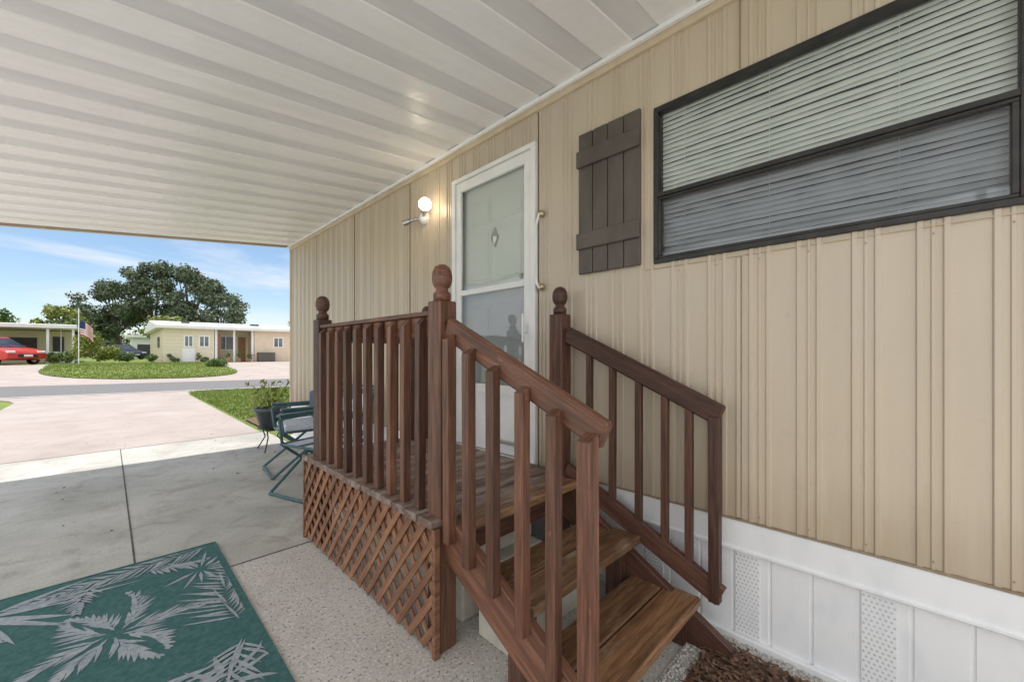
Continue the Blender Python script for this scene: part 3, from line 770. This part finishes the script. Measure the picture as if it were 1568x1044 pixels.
def win(n_,xa,xb,za,zb,y=Y):
    boxes(n_+'_trim',[(xa-.08,xb+.08,y-.05,y-.0,za-.08,za),(xa-.08,xb+.08,y-.05,y,zb,zb+.08),(xa-.08,xa,y-.05,y,za,zb),(xb,xb+.08,y-.05,y,za,zb),((xa+xb)/2-.03,(xa+xb)/2+.03,y-.045,y,za,zb)],M['white'],N)
    box(n_,xa,xb,y-.03,y-.001,za,zb,M['wglass'],N)
win('window_a',3.9,4.3,1.7,2.4); win('window_b',4.75,5.25,1.7,2.4); win('window_c',6.0,7.3,1.5,2.5,Y+2.0)
box('carport_door',3.75,4.45,Y-.02,Y-.0005,z0,1.55,M['white'],N)
box('side_window',2.66,2.699,Y+2.5,Y+4,1.6,2.4,M['wglass'],N)
boxes('porch_posts',[(5.65,5.8,Y+.02,Y+.17,z0,zt_),(6.8,6.92,Y,Y+.12,z0,zt_),(8.0,8.15,Y,Y+.15,z0,zt_)],M['white'],N)
box('front_door',7.5,8.0,Y+1.96,Y+1.999,z0,2.5,M['orange'],N)
boxes('screen_panel',[(5.75,6.05,Y+.3,Y+.35,z0,2.6)],M['orange'],N)
box('storage_bench',8.35,9.5,Y-.7,Y-.05,z0,1.25,M['shut'],N,.03)
win('window_d',9.6,10.2,1.7,2.4)
boxes('garden_pots',[(6.3,6.55,Y-.5,Y-.25,z0,.9),(7.0,7.2,Y-.5,Y-.3,z0,.85),(7.7,7.9,Y-.4,Y-.2,z0,.95)],M['orange'],N,.04)
for q in (6.42,7.1,7.8,4.6,3.0): bush(q,Y-.4,.22,.9,M['leafm'],250,.05)
N2=empty('carport_house')
box('walls',-9,-1.9,44.5,52,.4,2.8,M['cream'],N2)
boxes('roof',[(-12,-1.5,40.5,52.5,2.85,3.12)],M['roofw'],N2,.02)
boxes('posts',[(-1.75,-1.63,40.8,40.92,.4,2.85),(-2.9,-2.78,40.8,40.92,.4,2.85),(-6.5,-6.38,40.8,40.92,.4,2.85)],M['white'],N2)
boxes('dark_openings',[(-2.85,-2.3,44.45,44.49,.5,2.4),(-5.2,-3.6,44.45,44.49,1.2,2.3)],M['dark'],N2)
boxes('screen_room',[(-3.0,-1.7,42.2,42.25,.5,1.3),(-3.0,-2.95,42.2,42.25,1.3,2.8),(-2.35,-2.30,42.2,42.25,1.3,2.8)],M['white'],N2)
boxes('clutter',[(-2.7,-2.35,41.2,41.6,.5,1.15),(-2.1,-1.85,41.3,41.5,.5,1.0)],M['orange'],N2,.04)
N3=empty('distant_house')
box('walls',2.0,12,64,72,.4,3.0,M['roofw'],N3); boxes('roof',[(1.5,12.5,63.5,72.5,3.0,3.3)],M['roofw'],N3)
boxes('openings',[(2.4,4.4,63.95,63.99,.6,2.2)],M['dark'],N3)
# ------------------------------------------------------------ cars
def car(x,y,z,rot,paint,sc=1):
    E=empty('parked_car')
    prof_=[(-2.15,.35),(-2.2,.75),(-2.1,.98),(-1.9,1.05),(.75,1.02),(1.55,.92),(2.05,.78),(2.2,.6),(2.2,.35),(1.85,.27),(-1.9,.27)]
    def ext(n_,pr,hw,mat,inset=None,bev=.05):
        V=[];m=len(pr)
        for s_ in (-1,1):
            for i,(a,b) in enumerate(pr):
                w=hw if inset is None else hw-inset*max(0,(b-1.0))/.55
                V.append((a,s_*w,b))
        F=[tuple(range(m-1,-1,-1)),tuple(range(m,2*m))]+[(i,(i+1)%m,m+(i+1)%m,m+i) for i in range(m)]
        o=mkobj(n_,V,F,mat,E,False); addbev(o,bev,3); return o
    ext('body',prof_,.9,paint,None,.07)
    ext('greenhouse',[(-2.0,1.0),(-1.75,1.45),(-1.4,1.54),(.15,1.54),(1.0,1.0)],.84,M['cglass'],.16,.03)
    ext('roof',[(-1.78,1.47),(-1.5,1.575),(.1,1.575),(.22,1.5)],.80,paint,.12,.02)
    for xx in (-1.9,-.55,.42):
        for s_ in (-1,1):
            tube('pillar',[(xx,s_*.845,1.0),(xx*.8 if xx<0 else .05,s_*.70,1.53)],.03,paint,E)
    for xx in (-1.35,1.38):
        for s_ in (-1,1):
            V=[];F=[];nn=20
            for yy,rr in ((.76,.33),(.93,.33),(.93,.21),(.90,.20),(.90,0.01)):
                for i in range(nn):
                    a=i*2*math.pi/nn;V.append((xx+rr*math.cos(a),s_*yy,.33+rr*math.sin(a)))
            mi=[]
            for j_ in range(4):
                for i in range(nn): F.append((j_*nn+i,j_*nn+(i+1)%nn,(j_+1)*nn+(i+1)%nn,(j_+1)*nn+i)); mi.append(0 if j_<2 else 1)
            mkobj('wheel',V,F,None,E,mats=[M['tyre'],M['silver']],midx=mi)
    boxes('lamps',[(2.0,2.17,-.86,-.5,.66,.78),(2.0,2.17,.5,.86,.66,.78)],M['lamp'],E,.03)
    boxes('grille',[(2.1,2.225,-.45,.45,.42,.62)],M['black'],E,.02)
    boxes('number_plate',[(2.2,2.235,-.2,.2,.46,.58)],M['lamp'],E)
    boxes('mirrors',[(.5,.7,-1.02,-.9,.98,1.1),(.5,.7,.9,1.02,.98,1.1)],paint,E,.03)
    E.location=(x,y,z); E.rotation_euler=(0,0,rot); E.scale=(sc,)*3
car(-4.9,38.8,.5,R(-48),M['carred'],1.06)
car(1.1,60,.5,R(-60),M['carblue'])
FL=empty('flag_on_pole')
fx,fy=-1.25,35.6
tube('pole',[(fx,fy,.45),(fx,fy,3.9)],.025,M['white'],FL)
V=[];F=[];mi=[]
nx,nz=12,13
for i in range(nx+1):
    for k in range(nz+1):
        u=i/nx;v=k/nz
        V.append((fx+.05+u*.55,fy+.10*math.sin(u*9)*u+.05*math.sin(v*5)*u,2.3+v*.85-.45*u*u+.0))
for i in range(nx):
    for k in range(nz):
        a=i*(nz+1)+k;F.append((a,a+nz+1,a+nz+2,a+1)); mi.append(2 if (i<5 and k>=6) else (k%2))
fb=pmat('flag_blue',(.02,.03,.12),(.03,.05,.18),ns=5,rough=.8)
mkobj('flag',V,F,None,FL,mats=[M['carred'],M['white'],fb],midx=mi)
# ------------------------------------------------------------ world + sun
sv=Vector((-.03,.155,1)).normalized()
el=math.asin(sv.z); az=math.atan2(sv.x,sv.y)
w=bpy.data.worlds.new('World'); S.world=w; w.use_nodes=True; nt=w.node_tree
bg=nt.nodes['Background']; sky=nt.nodes.new('ShaderNodeTexSky'); sky.sky_type='NISHITA'; sky.sun_disc=False
sky.sun_elevation=el; sky.sun_rotation=az; sky.air_density=1.0; sky.dust_density=.2; sky.ozone_density=2.5
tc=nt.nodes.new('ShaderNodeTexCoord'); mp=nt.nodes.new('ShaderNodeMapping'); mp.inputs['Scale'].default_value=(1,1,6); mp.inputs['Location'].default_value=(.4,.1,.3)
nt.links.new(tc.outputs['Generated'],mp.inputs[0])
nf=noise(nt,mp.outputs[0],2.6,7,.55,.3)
vd=nt.nodes.new('ShaderNodeVectorMath'); vd.operation='DOT_PRODUCT'; vd.inputs[1].default_value=(-.80,-.45,.40)  # added cloud bank outside the view, brightens the shaded carport
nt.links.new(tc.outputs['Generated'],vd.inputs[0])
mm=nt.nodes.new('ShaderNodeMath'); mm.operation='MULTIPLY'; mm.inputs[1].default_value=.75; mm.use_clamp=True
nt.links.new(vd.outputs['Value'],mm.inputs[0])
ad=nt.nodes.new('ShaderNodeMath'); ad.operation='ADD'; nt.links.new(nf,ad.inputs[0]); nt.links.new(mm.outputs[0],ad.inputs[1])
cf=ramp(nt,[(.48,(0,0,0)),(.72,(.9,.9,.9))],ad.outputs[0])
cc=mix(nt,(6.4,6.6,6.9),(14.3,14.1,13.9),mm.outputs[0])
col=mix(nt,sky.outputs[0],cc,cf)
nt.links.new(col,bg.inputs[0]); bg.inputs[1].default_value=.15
sl=bpy.data.lights.new('sun','SUN'); sl.energy=4.5; sl.angle=R(.53); sl.color=(1,.965,.91)
so=bpy.data.objects.new('sun',sl); COL.objects.link(so); so.rotation_euler=sv.to_track_quat('Z','Y').to_euler()
S.view_settings.view_transform='Standard'; S.view_settings.look='None'; S.view_settings.exposure=0
# ------------------------------------------------------------ camera
cd=bpy.data.cameras.new('camera'); cam=bpy.data.objects.new('camera',cd); COL.objects.link(cam)
cd.sensor_width=36; cd.lens=14.05; cd.shift_y=.0115; cd.clip_start=.02; cd.clip_end=2000
cam.location=(0,0,1.217); cam.rotation_euler=(R(90),0,R(-45.3)); S.camera=cam
